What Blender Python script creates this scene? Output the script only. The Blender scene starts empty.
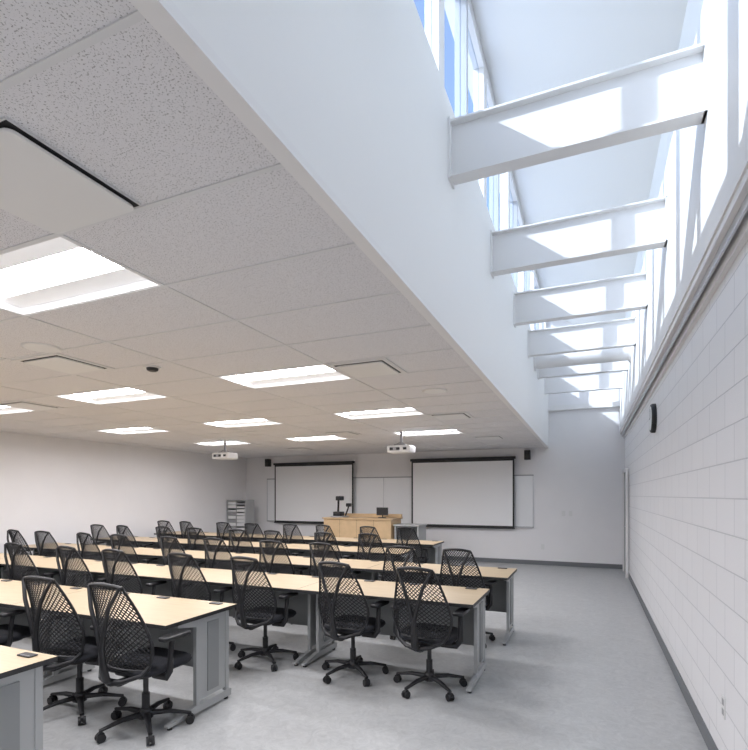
import bpy, math, random
from mathutils import Vector, Matrix
random.seed(4)
S=bpy.context.scene
H=1.62; CE=2.72; YB=12.2; YR=-3.0; XL=-9.4; XR=0.705; XB=-0.87; XU=0.60
# ------------------------------------------------------------ materials
def newmat(name):
    m=bpy.data.materials.new(name); m.use_nodes=True
    return m,m.node_tree.nodes,m.node_tree.links,m.node_tree.nodes['Principled BSDF']
def mat(name,col,rough=0.5,metal=0.0,noise=0.0,nscale=20,bump=0.0,bscale=200):
    m,n,l,p=newmat(name)
    p.inputs['Roughness'].default_value=rough; p.inputs['Metallic'].default_value=metal
    c=(*col,1)
    p.inputs['Base Color'].default_value=c
    tc=n.new('ShaderNodeTexCoord')
    if noise>0:
        t=n.new('ShaderNodeTexNoise'); t.inputs['Scale'].default_value=nscale; t.inputs['Detail'].default_value=4
        r=n.new('ShaderNodeValToRGB'); r.color_ramp.elements[0].position=.3; r.color_ramp.elements[1].position=.7
        r.color_ramp.elements[0].color=(*[x*(1-noise) for x in col],1)
        r.color_ramp.elements[1].color=(*[min(1,x*(1+noise)) for x in col],1)
        l.new(tc.outputs['Object'],t.inputs['Vector']); l.new(t.outputs['Fac'],r.inputs['Fac']); l.new(r.outputs['Color'],p.inputs['Base Color'])
    if bump>0:
        t=n.new('ShaderNodeTexNoise'); t.inputs['Scale'].default_value=bscale
        b=n.new('ShaderNodeBump'); b.inputs['Strength'].default_value=bump; b.inputs['Distance'].default_value=.002
        l.new(tc.outputs['Object'],t.inputs['Vector']); l.new(t.outputs['Fac'],b.inputs['Height']); l.new(b.outputs['Normal'],p.inputs['Normal'])
    return m
def emit(name,col,s):
    m,n,l,p=newmat(name); p.inputs['Base Color'].default_value=(.8,.8,.8,1)
    p.inputs['Emission Color'].default_value=(*col,1); p.inputs['Emission Strength'].default_value=s
    return m
WALL=mat('wall_paint',(.85,.84,.845),.6,noise=.01,nscale=3)
STEELW=mat('white_steel_paint',(.83,.82,.81),.4)
BULK=mat('bulkhead_paint',(.85,.845,.83),.55)
def m_ceiling():
    m,n,l,p=newmat('acoustic_tile'); p.inputs['Roughness'].default_value=.9
    tc=n.new('ShaderNodeTexCoord'); t=n.new('ShaderNodeTexNoise'); t.inputs['Scale'].default_value=190; t.inputs['Detail'].default_value=2
    r=n.new('ShaderNodeValToRGB'); e=r.color_ramp.elements
    e[0].position=.34; e[0].color=(.38,.37,.365,1); e[1].position=.42; e[1].color=(.78,.77,.78,1)
    l.new(tc.outputs['Object'],t.inputs['Vector']); l.new(t.outputs['Fac'],r.inputs['Fac']); l.new(r.outputs['Color'],p.inputs['Base Color'])
    return m
TILE=m_ceiling()
def m_block():
    m,n,l,p=newmat('painted_block'); p.inputs['Roughness'].default_value=.45
    tc=n.new('ShaderNodeTexCoord'); sp=n.new('ShaderNodeSeparateXYZ'); cb=n.new('ShaderNodeCombineXYZ')
    l.new(tc.outputs['Object'],sp.inputs[0]); l.new(sp.outputs['Y'],cb.inputs['X']); l.new(sp.outputs['Z'],cb.inputs['Y'])
    b=n.new('ShaderNodeTexBrick'); b.inputs['Scale'].default_value=1.0
    b.inputs['Brick Width'].default_value=.40; b.inputs['Row Height'].default_value=.2; b.inputs['Mortar Size'].default_value=.005
    b.inputs['Mortar Smooth'].default_value=.6
    b.inputs['Color1'].default_value=(.83,.825,.83,1); b.inputs['Color2'].default_value=(.85,.845,.85,1); b.inputs['Mortar'].default_value=(.62,.62,.63,1)
    l.new(cb.outputs[0],b.inputs['Vector'])
    l.new(b.outputs['Color'],p.inputs['Base Color'])
    t=n.new('ShaderNodeTexNoise'); t.inputs['Scale'].default_value=90; l.new(tc.outputs['Object'],t.inputs['Vector'])
    mu=n.new('ShaderNodeMath'); mu.operation='MULTIPLY_ADD'; mu.inputs[1].default_value=-1.0
    l.new(b.outputs['Fac'],mu.inputs[0])
    m2=n.new('ShaderNodeMath'); m2.operation='MULTIPLY'; m2.inputs[1].default_value=.25; l.new(t.outputs['Fac'],m2.inputs[0]); l.new(m2.outputs[0],mu.inputs[2])
    bp=n.new('ShaderNodeBump'); bp.inputs['Strength'].default_value=.5; bp.inputs['Distance'].default_value=.006
    l.new(mu.outputs[0],bp.inputs['Height']); l.new(bp.outputs['Normal'],p.inputs['Normal'])
    return m
BLOCK=m_block()
def m_floor():
    m,n,l,p=newmat('linoleum_floor')
    tc=n.new('ShaderNodeTexCoord')
    t=n.new('ShaderNodeTexNoise'); t.inputs['Scale'].default_value=9; t.inputs['Detail'].default_value=12; t.inputs['Roughness'].default_value=.85; t.inputs['Distortion'].default_value=1.5
    r=n.new('ShaderNodeValToRGB'); e=r.color_ramp.elements
    e[0].position=.34; e[0].color=(.38,.385,.385,1); e[1].position=.66; e[1].color=(.56,.565,.56,1)
    l.new(tc.outputs['Object'],t.inputs['Vector']); l.new(t.outputs['Fac'],r.inputs['Fac']); l.new(r.outputs['Color'],p.inputs['Base Color'])
    r2=n.new('ShaderNodeMapRange'); r2.inputs['To Min'].default_value=.24; r2.inputs['To Max'].default_value=.40
    l.new(t.outputs['Fac'],r2.inputs['Value']); l.new(r2.outputs['Result'],p.inputs['Roughness'])
    return m
FLOOR=m_floor()
def m_wood():
    m,n,l,p=newmat('maple_laminate'); p.inputs['Roughness'].default_value=.4
    tc=n.new('ShaderNodeTexCoord'); mp=n.new('ShaderNodeMapping'); mp.inputs['Scale'].default_value=(1.2,18,18)
    t=n.new('ShaderNodeTexNoise'); t.inputs['Scale'].default_value=3; t.inputs['Detail'].default_value=6
    r=n.new('ShaderNodeValToRGB'); e=r.color_ramp.elements
    e[0].position=.3; e[0].color=(.50,.385,.245,1); e[1].position=.7; e[1].color=(.585,.465,.31,1)
    l.new(tc.outputs['Object'],mp.inputs[0]); l.new(mp.outputs[0],t.inputs['Vector']); l.new(t.outputs['Fac'],r.inputs['Fac']); l.new(r.outputs['Color'],p.inputs['Base Color'])
    return m
WOOD=m_wood()
WOOD2=mat('oak_veneer',(.60,.425,.245),.45,noise=.08,nscale=6)
BLK=mat('black_plastic',(.014,.014,.016),.45)
EDGE=mat('black_edge_band',(.03,.03,.032),.5)
MESH=mat('black_elastomer',(.012,.012,.014),.6)
FAB=mat('black_fabric',(.018,.019,.024),.9,bump=.4,bscale=600)
SILV=mat('silver_powdercoat',(.46,.47,.47),.4,metal=.2)
PAN=mat('grey_modesty_panel',(.29,.30,.30),.5)
BASEB=mat('grey_rubber_base',(.17,.18,.19),.6)
ALU=mat('aluminium',(.62,.63,.65),.35,metal=.6)
DARK=mat('dark_gap',(.03,.03,.03),.8)
WB=mat('whiteboard',(.88,.89,.90),.2)
SCR=mat('screen_fabric',(.87,.87,.87),.7)
WPL=mat('white_plastic',(.78,.78,.77),.4)
GPL=mat('grey_plastic',(.35,.35,.36),.45)
TBAR=mat('grid_tee',(.72,.72,.72),.5)
ROOFM=mat('roof_membrane',(.6,.6,.6),.8,noise=.05)
LENS=emit('troffer_lens',(.965,.955,1),38.0)
SIDEGLOW=emit('troffer_side_panel',(.97,.97,1),.2)  # side panels beside the lens, weak emission added so they look lit
def m_glass():
    m=bpy.data.materials.new('window_glass'); m.use_nodes=True; n=m.node_tree.nodes; l=m.node_tree.links; n.clear()
    o=n.new('ShaderNodeOutputMaterial'); mx=n.new('ShaderNodeMixShader'); t=n.new('ShaderNodeBsdfTransparent'); g=n.new('ShaderNodeBsdfGlossy'); g.inputs['Roughness'].default_value=.02
    t.inputs['Color'].default_value=(.80,.86,.94,1); mx.inputs[0].default_value=.05
    l.new(t.outputs[0],mx.inputs[1]); l.new(g.outputs[0],mx.inputs[2]); l.new(mx.outputs[0],o.inputs[0]); return m
GLASS=m_glass()
# ------------------------------------------------------------ mesh builder
class M:
    def __init__(s): s.v=[];s.f=[];s.mi=[];s.sm=[];s.mats=[];s.T=Matrix.Identity(4)
    def idx(s,m):
        if m not in s.mats: s.mats.append(m)
        return s.mats.index(m)
    def add(s,vs,fs,m,smooth=False):
        b=len(s.v); s.v+= [s.T@Vector(v) for v in vs]; i=s.idx(m)
        for f in fs: s.f.append([b+k for k in f]); s.mi.append(i); s.sm.append(smooth)
    def box(s,x0,x1,y0,y1,z0,z1,m,top=None):
        vs=[(x0,y0,z0),(x1,y0,z0),(x1,y1,z0),(x0,y1,z0),(x0,y0,z1),(x1,y0,z1),(x1,y1,z1),(x0,y1,z1)]
        fs=[(3,2,1,0),(0,1,5,4),(1,2,6,5),(2,3,7,6),(3,0,4,7)]
        s.add(vs,fs,m); s.add(vs[4:],[(0,1,2,3)],top or m)
    def loft(s,rings,m,smooth=True,caps=True,closed=True):
        n=len(rings[0]); vs=[p for r in rings for p in r]; fs=[]
        for k in range(len(rings)-1):
            for i in range(n if closed else n-1):
                j=(i+1)%n; fs.append((k*n+i,k*n+j,(k+1)*n+j,(k+1)*n+i))
        s.add(vs,fs,m,smooth)
        if caps:
            s.add(rings[0],[tuple(range(n))[::-1]],m); s.add(rings[-1],[tuple(range(n))],m)
    def tube(s,pts,r,m,seg=6,smooth=True):
        pts=[Vector(p) for p in pts]; rs=r if isinstance(r,(list,tuple)) else [r]*len(pts)
        rings=[]; up=None
        for i,p in enumerate(pts):
            a=pts[max(i-1,0)]; b=pts[min(i+1,len(pts)-1)]; t=(b-a).normalized()
            if up is None: up=Vector((0,0,1)) if abs(t.z)<.9 else Vector((0,1,0))
            x=t.cross(up)
            if x.length<1e-3: up=Vector((1,0,0)); x=t.cross(up)
            x.normalize(); y=x.cross(t).normalized(); up=y
            rr=rs[i]; rx,ry=(rr if isinstance(rr,tuple) else (rr,rr))
            rings.append([p+x*math.cos(2*math.pi*k/seg+.785)*rx+y*math.sin(2*math.pi*k/seg+.785)*ry for k in range(seg)])
        s.loft(rings,m,smooth)
    def rring(s,cx,cy,z,sx,sy,rad,n=4):
        out=[]
        for q,(ax,ay) in enumerate([(1,1),(-1,1),(-1,-1),(1,-1)]):
            for k in range(n+1):
                a=math.pi/2*(q+k/n)
                out.append((cx+ax*(sx/2-rad)+rad*math.cos(a),cy+ay*(sy/2-rad)+rad*math.sin(a),z))
        return out
    def rbox(s,cx,cy,z0,z1,sx,sy,rad,m,bev=.01,smooth=True):
        R=lambda z,d:s.rring(cx,cy,z,sx-2*d,sy-2*d,max(rad-d,.001))
        s.loft([R(z0,bev),R(z0+bev*.3,bev*.3),R(z0+bev,0),R(z1-bev,0),R(z1-bev*.3,bev*.3),R(z1,bev)],m,smooth)
    def mesh(s,name):
        me=bpy.data.meshes.new(name); me.from_pydata([tuple(v) for v in s.v],[],s.f)
        for m in s.mats: me.materials.append(m)
        me.polygons.foreach_set('material_index',s.mi); me.polygons.foreach_set('use_smooth',s.sm); me.update(); return me
    def build(s,name,loc=(0,0,0),rz=0):
        return place(s.mesh(name),name,loc,rz)
def place(me,name,loc=(0,0,0),rz=0):
    o=bpy.data.objects.new(name,me); o.location=loc; o.rotation_euler=(0,0,rz); S.collection.objects.link(o); return o
# ------------------------------------------------------------ shell
def boxes(name,L,m):
    b=M()
    for q in L: b.box(*q[:6],q[6] if len(q)>6 else m)
    return b.build(name)
boxes('floor',[(XL-.15,XR+.15,YR-.15,YB+.15,-.12,0)],FLOOR)
boxes('wall_back',[(XL,XR+.15,YB,YB+.15,0,4.1),(-1.07,XR+.15,YB,YB+.15,4.1,6.1)],WALL)
boxes('wall_rear',[(XL,XR+.15,YR-.15,YR,0,4.1),(-1.07,XR+.15,YR-.15,YR,4.1,6.1)],WALL)
boxes('wall_left',[(XL-.15,XL,YR-.15,YB+.15,0,4.1)],WALL)
boxes('wall_right',[(XR,XR+.15,YR,YB,0,3.0)],BLOCK)
boxes('wall_right_upper',[(XU,XR+.15,YR,YB,3.0,5.0)],BULK)
boxes('wall_bulkhead',[(-1.07,XB,YR,YB,2.735,4.28)],BULK)
boxes('trim_bulkhead_edge',[(-.925,XB+.004,YR,YB,2.70,2.735)],STEELW)
boxes('trim_wall_ledge',[(XU+.01,XR,YR,YB,2.955,3.0,STEELW),(XU+.04,XU+.052,YR,YB,2.90,2.955,ALU),(XU+.075,XR,YR,YB,2.86,2.955,STEELW)],STEELW)
boxes('roof_lower',[(XL-.15,-1.07,YR-.15,YB+.15,4.0,4.15)],ROOFM)
b=M(); z0,z1=6.0,4.85
b.add([(-1.2,YR,z0),(XU+.1,YR,z1),(XU+.1,YB,z1),(-1.2,YB,z0),(-1.2,YR,z0+.2),(XU+.3,YR,z1+.2),(XU+.3,YB,z1+.2),(-1.2,YB,z0+.2)],
 [(0,1,2,3),(7,6,5,4),(0,4,5,1),(1,5,6,2),(2,6,7,3),(3,7,4,0)],BULK); b.build('ceiling_clerestory')
boxes('baseboard_right',[(XR-.012,XR,YR,YB,0,.10)],BASEB)
boxes('baseboard_back',[(XL,XR,YB-.012,YB,0,.10)],BASEB)
boxes('baseboard_left',[(XL,XL+.012,YR,YB,0,.10)],BASEB)
GX=-.91; PX=1.14; PY=.57; GY=1.98
troff=set()
for yi in (-1,3,7,11,-5):
    for xi in (1,3,5): troff.add((xi,yi))
b=M(); nx=int((GX-XL)/PX)+1
y_lo=int(math.floor((YR-GY)/PY)); y_hi=int(math.ceil((YB-GY)/PY))
for xi in range(nx):
    xa=GX-PX*xi; xb=max(GX-PX*(xi+1),XL)
    for yi in range(y_lo,y_hi):
        if (xi,yi) in troff: continue
        ya=max(GY+PY*yi,YR); yb=min(GY+PY*(yi+1),YB)
        b.add([(xb,ya,CE),(xa,ya,CE),(xa,yb,CE),(xb,yb,CE)],[(3,2,1,0)],TILE)
b.build('ceiling')
b=M()
for xi in range(nx): b.box(GX-PX*xi-.010,GX-PX*xi+.010,YR,YB,CE-.005,CE,TBAR)
for yi in range(y_lo+1,y_hi): b.box(XL,GX,GY+PY*yi-.010,GY+PY*yi+.010,CE-.0048,CE,TBAR)
b.build('trim_ceiling_grid')
def troffer():
    b=M(); x,y=PX/2,PY/2
    def rect(ax,ay,z,cy=0): return [(-ax,cy-ay,z),(ax,cy-ay,z),(ax,cy+ay,z),(-ax,cy+ay,z)]
    b.loft([rect(x,y,0),rect(x-.02,y-.02,-.002),rect(x-.025,y-.025,.012)],STEELW,False,False)
    zz=.034
    b.loft([rect(x-.025,y-.025,.012),rect(x-.03,y-.035,zz),rect(x-.05,.115,zz+.002),rect(x-.05,.110,zz+.012)],SIDEGLOW,False,False)
    v=rect(x-.05,.11,zz+.012); b.add(v,[(3,2,1,0)],LENS)
    b.loft([rect(x,y,0),rect(x,y,.12)],STEELW,False,False); b.add(rect(x,y,.12),[(0,1,2,3)],STEELW)
    return b.mesh('recessed_light_troffer')
tm=troffer()
for xi,yi in sorted(troff): place(tm,'recessed_light_troffer',(GX-PX*(xi+.5),GY+PY*(yi+.5),CE))
def diffuser(s,drop,ds,rad=.02,fr=.265):
    b=M(); b.box(-fr,fr,-fr,fr,-.008,0,TBAR); b.box(-ds,ds,-ds,ds,-.0095,-.008,DARK)  # dark sheet paints in the thin shadow line around the diffuser plate
    b.rbox(0,0,-drop,-drop+.010,s,s,rad,WPL,.003); b.box(-.03,.03,-.03,.03,-drop+.010,-.009,DARK)
    return b.mesh('air_diffuser')
d1=diffuser(.46,.028,.235,.03,.24); d2=diffuser(.42,.020,.222)
place(d1,'air_diffuser',(-1.795,1.15,CE))
for x,y in [(-4.045,2.835),(-1.765,3.975),(-6.325,3.975),(-1.765,6.825),(-1.765,9.675),(-4.045,7.965),(-6.325,10.245),(-3.475,-.6)]:
    place(d2,'air_diffuser',(x,y,CE))
def smoke():
    b=M(); b.tube([(0,0,0),(0,0,-.012)],[.07,.07],WPL,24); b.tube([(0,0,-.012),(0,0,-.03),(0,0,-.038)],[.05,.045,.03],BLK,20); return b.mesh('smoke_detector')
sm=smoke(); place(sm,'smoke_detector',(-3.45,3.2,CE))
def cspk():
    b=M(); b.tube([(0,0,0),(0,0,-.006),(0,0,-.010)],[.13,.13,.11],WPL,28); return b.mesh('ceiling_speaker')
cm=cspk()
for x,y in [(-3.75,2.9-.45),(-1.5,5.1),(-5.8,7.4)]: place(cm,'ceiling_speaker',(x,y,CE-.0))
# ------------------------------------------------------------ clerestory beams + windows
def beam():
    b=M(); a,c=XB,XU; h=.38; w=.055
    b.box(a,c,-.006,.006,.014,h-.014,STEELW)
    b.box(a,c,-w,w,0,.014,STEELW); b.box(a,c,-w,w,h-.014,h,STEELW)
    b.box(a,a+.014,-w-.015,w+.015,-.015,h+.01,STEELW); b.box(c-.014,c,-w,w,0,h,STEELW)
    return b.mesh('steel_beam')
bm_=beam(); BY=[.21,1.77,3.33,4.89,6.45,8.01,9.57,11.13,-1.35]
for y in BY: place(bm_,'steel_beam',(0,y,3.75))
b=M(); b.tube([(XB,0,0),(XU,0,0)],.13,STEELW,28); b.tube([(XB,0,0),(XB+.03,0,0)],.16,STEELW,28); b.tube([(XU-.03,0,0),(XU,0,0)],.16,STEELW,28)
b.build('round_duct',(0,8.95,3.90))
boxes('trim_end_ledge',[(XB,XU,YB-.08,YB,3.55,3.66)],STEELW)
ys=[YR]+sorted(BY)+[YB]
k=1
for i in range(len(ys)-1):
    a,c=ys[i],ys[i+1]; b=M(); xo,xi_=-1.03,-.93
    b.box(xo,xi_,a,a+.07,4.28,6.0,STEELW); b.box(xo,xi_,c-.07,c,4.28,6.0,STEELW)
    b.box(xo,xi_,a+.07,c-.07,4.28,4.35,ALU); b.box(xo,xi_,a+.07,c-.07,5.72,6.0,STEELW)
    m_=(a+c)/2
    b.box(xo,xi_,m_-.03,m_+.03,4.35,5.72,ALU)
    b.box(-.985,-.979,a+.07,m_-.03,4.35,5.72,GLASS); b.box(-.985,-.979,m_+.03,c-.07,4.35,5.72,GLASS)
    b.build('window_%d'%k); k+=1
# ------------------------------------------------------------ tables
def table(L=1.655,D=.74):
    b=M()
    b.box(-L,-.0,-D,0,.712,.74,EDGE,top=WOOD)
    b.box(-L+.06,-.06,-.16,-.145,.24,.712,PAN)
    b.box(-L+.06,-.06,-.19,-.145,.60,.69,PAN)
    for x in (-.06,-L+.03):
        b.box(x,x+.03,-.42,-.38,.06,.712,SILV); b.box(x,x+.03,-.10,-.06,.06,.712,SILV)
        b.box(x+.006,x+.024,-.38,-.10,.10,.70,SILV)
        b.box(x-.002,x+.032,-.30,-.18,.14,.66,PAN)
        b.loft([[(x-.005,-.69,.02),(x+.035,-.69,.02),(x+.035,-.69,.035),(x-.005,-.69,.035)],[(x-.005,-.42,.02),(x+.035,-.42,.02),(x+.035,-.42,.075),(x-.005,-.42,.075)],
                [(x-.005,-.04,.02),(x+.035,-.04,.02),(x+.035,-.04,.075),(x-.005,-.04,.075)]],SILV,False)
        b.loft([[(x,-.60,.685),(x+.03,-.60,.685),(x+.03,-.60,.712),(x,-.60,.712)],[(x,-.42,.65),(x+.03,-.42,.65),(x+.03,-.42,.712),(x,-.42,.712)]],SILV,False)
        for yy in (-.66,-.08): b.tube([(x+.015,yy,0),(x+.015,yy,.022)],.018,BLK,10)
    for x in (-.16,-L+.45,-L/2+.1):
        b.rbox(x,-.06,.741,.747,.11,.055,.01,BLK,.002); 
        b.box(x-.04,x+.04,-.075,-.071,.747,.7475,GPL)
    return b.mesh('training_table')
tb=table()
ROWS=[(-2.67,1.83,4),(-2.62,3.28,4),(-.86,4.74,5),(-.80,6.18,5),(-2.6,7.75,4),(-2.55,9.3,4)]
for xr,yb,n in ROWS:
    for i in range(n): place(tb,'training_table',(xr-1.66*i,yb,0))
# ------------------------------------------------------------ chairs
def chair():
    b=M()
    def R(z,d,yo=0): return b.rring(0,.02+yo,z,.49-2*d,.46-2*d,.11-d*.6,6)
    b.loft([R(.425,.05),R(.43,.015),R(.45,0),R(.468,.006),R(.482,.03),R(.488,.09)],FAB)
    b.rbox(0,.0,.395,.428,.30,.32,.06,BLK,.012)
    def P(s,t):
        w=.205+.05*math.sin(min(t/.35,1)*math.pi/2)-.105*max(0,(t-.3)/.7)**1.1
        z=.47+.58*t - .02*(s*s)*(t)
        y=-.215+.03*math.sin(t*math.pi) -.13*t**1.3 + .055*s*s*(1-.4*t)
        return Vector((s*w,y,z))
    NX,NT=24,36
    for i in range(NX):
        for j in range(NT):
            if (i+j)%2==0: a,c=(i,j),(i+1,j+1)
            else: a,c=(i+1,j),(i,j+1)
            rr=.0050-.0015*(j/NT)
            b.tube([P(a[0]/NX*2-1,a[1]/NT),P(c[0]/NX*2-1,c[1]/NT)],rr,MESH,4,False)
    for sx in (-1,1): b.tube([P(sx,t/12) for t in range(13)],[.012-.003*t/12 for t in range(13)],BLK,6)
    b.tube([P(s/6,1) for s in range(-6,7)],.014,BLK,6)
    b.tube([P(s/6,0) for s in range(-6,7)],.013,BLK,6)
    b.tube([(0,-.05,.385),(0,-.22,.38),(0,-.31,.43),(0,-.335,.55),(0,-.345,.66)],[(.03,.02),(.038,.022),(.036,.022),(.027,.018),(.022,.016)],BLK,8)
    for sx in (-1,1):
        b.tube([(0,-.34,.62),(sx*.03,-.35,.74),(sx*.08,-.355,.90),P(sx*.95,1)+Vector((0,-.01,0))],[.019,.016,.014,.012],BLK,6)
        b.tube([(0,-.28,.40),(sx*.10,-.27,.42),(sx*.19,-.2,.45),P(sx,.06)],[.02,.016,.014,.012],BLK,6)
        b.tube([(sx*.12,-.04,.40),(sx*.25,-.05,.405),(sx*.285,-.055,.45),(sx*.285,-.05,.56),(sx*.28,-.03,.655)],[(.018,.03),(.016,.028),(.015,.026),(.013,.022),(.013,.022)],BLK,8)
        b.rbox(sx*.275,.0,.655,.682,.085,.24,.03,BLK,.008)
    b.tube([(0,0,.10),(0,0,.24)],.027,BLK,14); b.tube([(0,0,.24),(0,0,.40)],.018,EDGE,12)
    b.tube([(0,0,.07),(0,0,.12),(0,0,.135)],[.05,.045,.032],BLK,16)
    for k in range(5):
        a=math.radians(36+72*k); c,s_=math.cos(a),math.sin(a)
        b.tube([(c*.03,s_*.03,.10),(c*.16,s_*.16,.10),(c*.30,s_*.30,.075)],[(.026,.02),(.02,.016),(.014,.011)],BLK,8)
        x,y=c*.295,s_*.295
        b.tube([(x,y,.055),(x,y,.08)],.009,BLK,8)
        px,py=-s_,c
        for q in (-1,1):
            b.tube([(x+px*.006*q,y+py*.006*q,.029),(x+px*.024*q,y+py*.024*q,.029)],.029,BLK,14)
        b.tube([(x-px*.012,y-py*.012,.045),(x+px*.012,y+py*.012,.045)],.024,BLK,10)
    return b.mesh('office_chair')
ch=chair()
def seatrow(yf,xs,jr=6,jy=.03):
    for x in xs:
        place(ch,'office_chair',(x+random.uniform(-.02,.02),yf+random.uniform(-jy,jy),0),math.radians(random.uniform(-jr,jr)))
seatrow(1.02,[-3.1,-3.8,-4.75,-5.5,-6.4,-7.15])
seatrow(2.59,[-2.86,-3.54,-4.56,-5.32,-6.25,-7.0,-7.95,-8.65],3,.01)
seatrow(4.05,[-1.24,-1.95,-2.88,-3.66,-4.58,-5.3,-6.24,-6.98,-7.92,-8.62])
seatrow(5.50,[-1.24,-1.97,-2.92,-3.66,-4.55,-5.28,-6.22,-6.96,-7.9,-8.6])
seatrow(7.05,[-3.0,-3.7,-4.65,-5.4,-6.3,-7.05,-7.98,-8.7])
seatrow(8.60,[-2.95,-3.66,-4.6,-5.35,-6.3,-7.02,-7.95,-8.68])
# ------------------------------------------------------------ back wall things
def screen(name,x0,x1,z0,z1):
    b=M(); y=YB-.13
    b.rbox((x0+x1)/2,y,z1-.01,z1+.05,x1-x0+.06,.08,.02,BLK,.01)
    b.box(x0,x1,y-.002,y+.002,z0,z1,BLK)
    b.box(x0+.04,x1-.04,y-.004,y-.002,z0+.05,z1-.05,SCR)
    b.tube([(x0-.01,y,z0),(x1+.01,y,z0)],.018,BLK,10)
    for x in (x0+.1,x1-.1): b.box(x-.02,x+.02,y+.04,YB-.001,z1+.0,z1+.05,BLK)
    b.build(name)
screen('projection_screen',-8.3,-5.8,.84,2.48); screen('projection_screen',-4.16,-1.62,.84,2.48)
b=M()
x0,x1,z0_,z1_=-8.62,-1.22,.88,2.07
b.box(x0,x1,YB-.02,YB-.001,z0_,z1_,WB)
for q in [(x0-.02,x1+.02,z1_,z1_+.025),(x0-.02,x1+.02,z0_-.025,z0_)]: b.box(q[0],q[1],YB-.03,YB-.001,q[2],q[3],GPL)
for x in (x0-.02,-4.98,x1): b.box(x,x+.02,YB-.03,YB-.001,z0_,z1_,ALU)
b.box(x0,x1,YB-.07,YB-.02,z0_-.02,z0_-.008,ALU)
b.build('whiteboard')
def spk():
    b=M(); b.rbox(0,-.10,0,.22,.14,.14,.02,BLK,.01); b.box(-.03,.03,-.035,0,.08,.16,BLK)
    b.tube([(0,-.165,.08),(0,-.173,.08)],.045,EDGE,16); b.tube([(0,-.165,.17),(0,-.173,.17)],.018,EDGE,12)
    return b.mesh('wall_speaker')
sp_=spk(); place(sp_,'wall_speaker',(-1.33,YB,2.44)); place(sp_,'wall_speaker',(-8.55,YB,2.44))
def projector():
    b=M(); b.rbox(0,0,-.38,-.26,.42,.32,.04,WPL,.02); b.box(-.10,.10,-.08,.08,-.26,-.235,GPL)
    b.tube([(0,0,-.24),(0,0,-.02)],.022,GPL,12); b.tube([(0,0,-.02),(0,0,0)],.07,WPL,18)
    for a,c in ((-.08,-.08),(.08,-.08),(.08,.08),(-.08,.08)): b.tube([(a*.2,c*.2,-.2),(a,c,-.25)],.006,GPL,6)
    b.tube([(.08,.15,-.32),(.08,.19,-.32)],.045,BLK,18); b.box(-.15,.02,-.165,-.158,-.35,-.29,GPL)
    for x in (-.12,.0,.12): b.box(x-.03,x+.03,-.166,-.16,-.34,-.30,EDGE)
    return b.mesh('ceiling_projector')
pm=projector(); place(pm,'ceiling_projector',(-2.96,8.05,CE-.0)); place(pm,'ceiling_projector',(-6.72,8.05,CE-.0))
b=M()
b.box(-.85,.85,-.33,.33,.06,1.06,WOOD2); b.box(-.82,.82,-.30,.30,0,.06,BLK)
b.box(-.88,.88,-.36,.36,1.06,1.09,WOOD2)
for x in (-.43,0,.43): b.box(x-.002,x+.002,-.3315,-.3295,.08,1.05,DARK)
b.box(-.88,.88,.28,.34,1.09,1.17,WOOD2)
b.build('lectern_desk',(-4.93,10.75,0))
b=M(); b.rbox(0,0,0,.03,.34,.34,.03,GPL,.008)
b.tube([(-.1,.1,.03),(-.1,.12,.30),(-.06,.05,.46),(.02,-.05,.48)],.026,BLK,8); b.rbox(.03,-.06,.40,.50,.14,.18,.02,BLK,.01)
b.tube([(.1,.1,.03),(.16,.12,.2),(.2,.1,.3)],.02,BLK,8); b.rbox(.2,.08,.25,.33,.11,.12,.02,BLK,.01)
b.rbox(-.02,-.02,.03,.13,.22,.2,.03,BLK,.01)
b.build('document_camera',(-5.50,10.70,1.092))
b=M(); b.rbox(0,0,0,.015,.16,.14,.02,BLK,.004); b.tube([(0,.02,.015),(0,.02,.07)],.014,BLK,8); b.box(-.14,.14,-.01,.02,.06,.24,BLK); b.box(-.13,.13,.02,.022,.07,.23,GPL)
b.build('computer_monitor',(-4.40,10.70,1.092))
b=M(); b.box(-.3,.3,-.3,.3,.93,.96,SILV); b.box(-.28,-.25,-.28,.28,0,.93,SILV); b.box(.25,.28,-.28,.28,0,.93,SILV); b.box(-.25,.25,.25,.27,.1,.93,PAN); b.box(-.25,.25,-.27,.27,.4,.42,PAN)
b.build('side_table',(-3.73,10.75,0))
b=M()
b.box(-.32,-.30,-.2,.2,0,1.48,SILV); b.box(.30,.32,-.2,.2,0,1.48,SILV); b.box(-.01,.01,-.2,.2,.05,1.46,SILV); b.box(-.3,.3,.185,.2,0,1.48,SILV)
for k in range(15):
    z=.05+k*.1; b.box(-.30,.30,-.2,.19,z,z+.008,SILV)
    if k<14:
        for x in (-.15,.15):
            hh=random.uniform(.035,.085); b.box(x-.13,x+.13,-.19,.12,z+.008,z+.008+hh,WPL if random.random()<.75 else GPL)
b.build('paper_sorter_rack',(-9.05,11.5,0))
b=M(); b.tube([(0,0,0),(-.035,0,0),(-.05,0,0),(-.05,0,0)],[.17,.17,.16,.145],BLK,40); b.tube([(-.050,0,0),(-.052,0,0)],[.14,.14],WPL,40)
b.box(-.055,-.053,-.004,.004,0,.11,BLK); b.box(-.055,-.053,0,.08,-.004,.004,BLK)
b.build('wall_clock',(XR,6.7,2.52))
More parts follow.
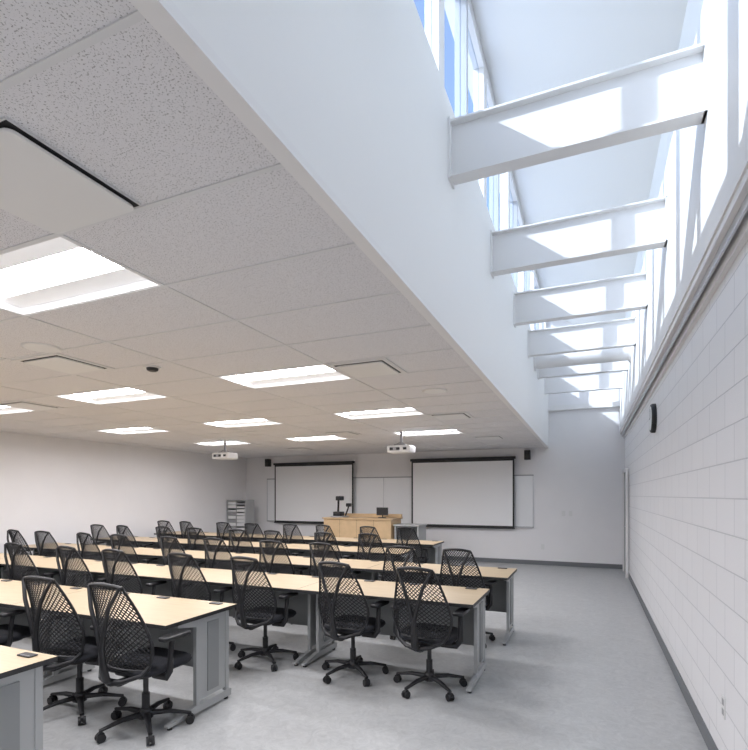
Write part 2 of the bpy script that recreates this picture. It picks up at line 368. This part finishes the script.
def plate(name,loc,axis):
    b=M()
    if axis=='x': b.box(-.006,0,-.037,.037,-.06,.06,WPL); [b.box(-.008,-.006,-.017,.017,z-.017,z+.017,GPL) for z in (-.028,.028)]
    else: b.box(-.037,.037,-.006,0,-.06,.06,WPL); [b.box(-.017,.017,-.008,-.006,z-.017,z+.017,WPL) for z in (-.028,.028)]
    b.build(name,loc)
plate('wall_outlet',(XR,3.42,.41),'x'); plate('light_switch',(-.55,YB,1.2),'y'); plate('light_switch',(-.40,YB,1.2),'y'); plate('wall_outlet',(-1.0,YB,.42),'y')
b=M(); b.box(-.05,0,0,.06,0,2.15,STEELW); b.box(-.05,0,.96,1.02,0,2.15,STEELW); b.box(-.05,0,.06,.96,2.09,2.15,STEELW); b.box(-.02,0,.06,.96,.005,2.09,PAN)
b.tube([(-.02,.15,1.0),(-.06,.15,1.0),(-.06,.27,1.0)],.01,ALU,8)
b.build('door_1',(XR-.013,10.9,0))
# ------------------------------------------------------------ lights, world, camera
sun=bpy.data.lights.new('sun','SUN'); sun.energy=5.6; sun.angle=.01; sun.color=(1,.97,.92)
so=bpy.data.objects.new('sun',sun); S.collection.objects.link(so)
so.rotation_euler=Vector((1.0,.62,-.78)).to_track_quat('-Z','Y').to_euler()
w=bpy.data.worlds.new('World'); S.world=w; w.use_nodes=True; n=w.node_tree.nodes; l=w.node_tree.links
bg=n['Background']; sk=n.new('ShaderNodeTexSky'); sk.sky_type='NISHITA'; sk.sun_disc=False; sk.sun_elevation=math.radians(40); sk.sun_rotation=math.radians(240)
hs=n.new('ShaderNodeHueSaturation'); hs.inputs['Saturation'].default_value=.82
l.new(sk.outputs[0],hs.inputs['Color']); l.new(hs.outputs[0],bg.inputs[0]); bg.inputs[1].default_value=.34
cam=bpy.data.cameras.new('camera'); co=bpy.data.objects.new('camera',cam); S.collection.objects.link(co)
co.location=(0,0,H); co.rotation_euler=(math.radians(90),0,math.radians(23.3))
cam.sensor_fit='HORIZONTAL'; cam.sensor_width=36; cam.lens=36*501/748; cam.shift_y=120/748; cam.clip_start=.02
S.camera=co
S.view_settings.view_transform='Standard'; S.view_settings.look='None'; S.view_settings.exposure=0.42
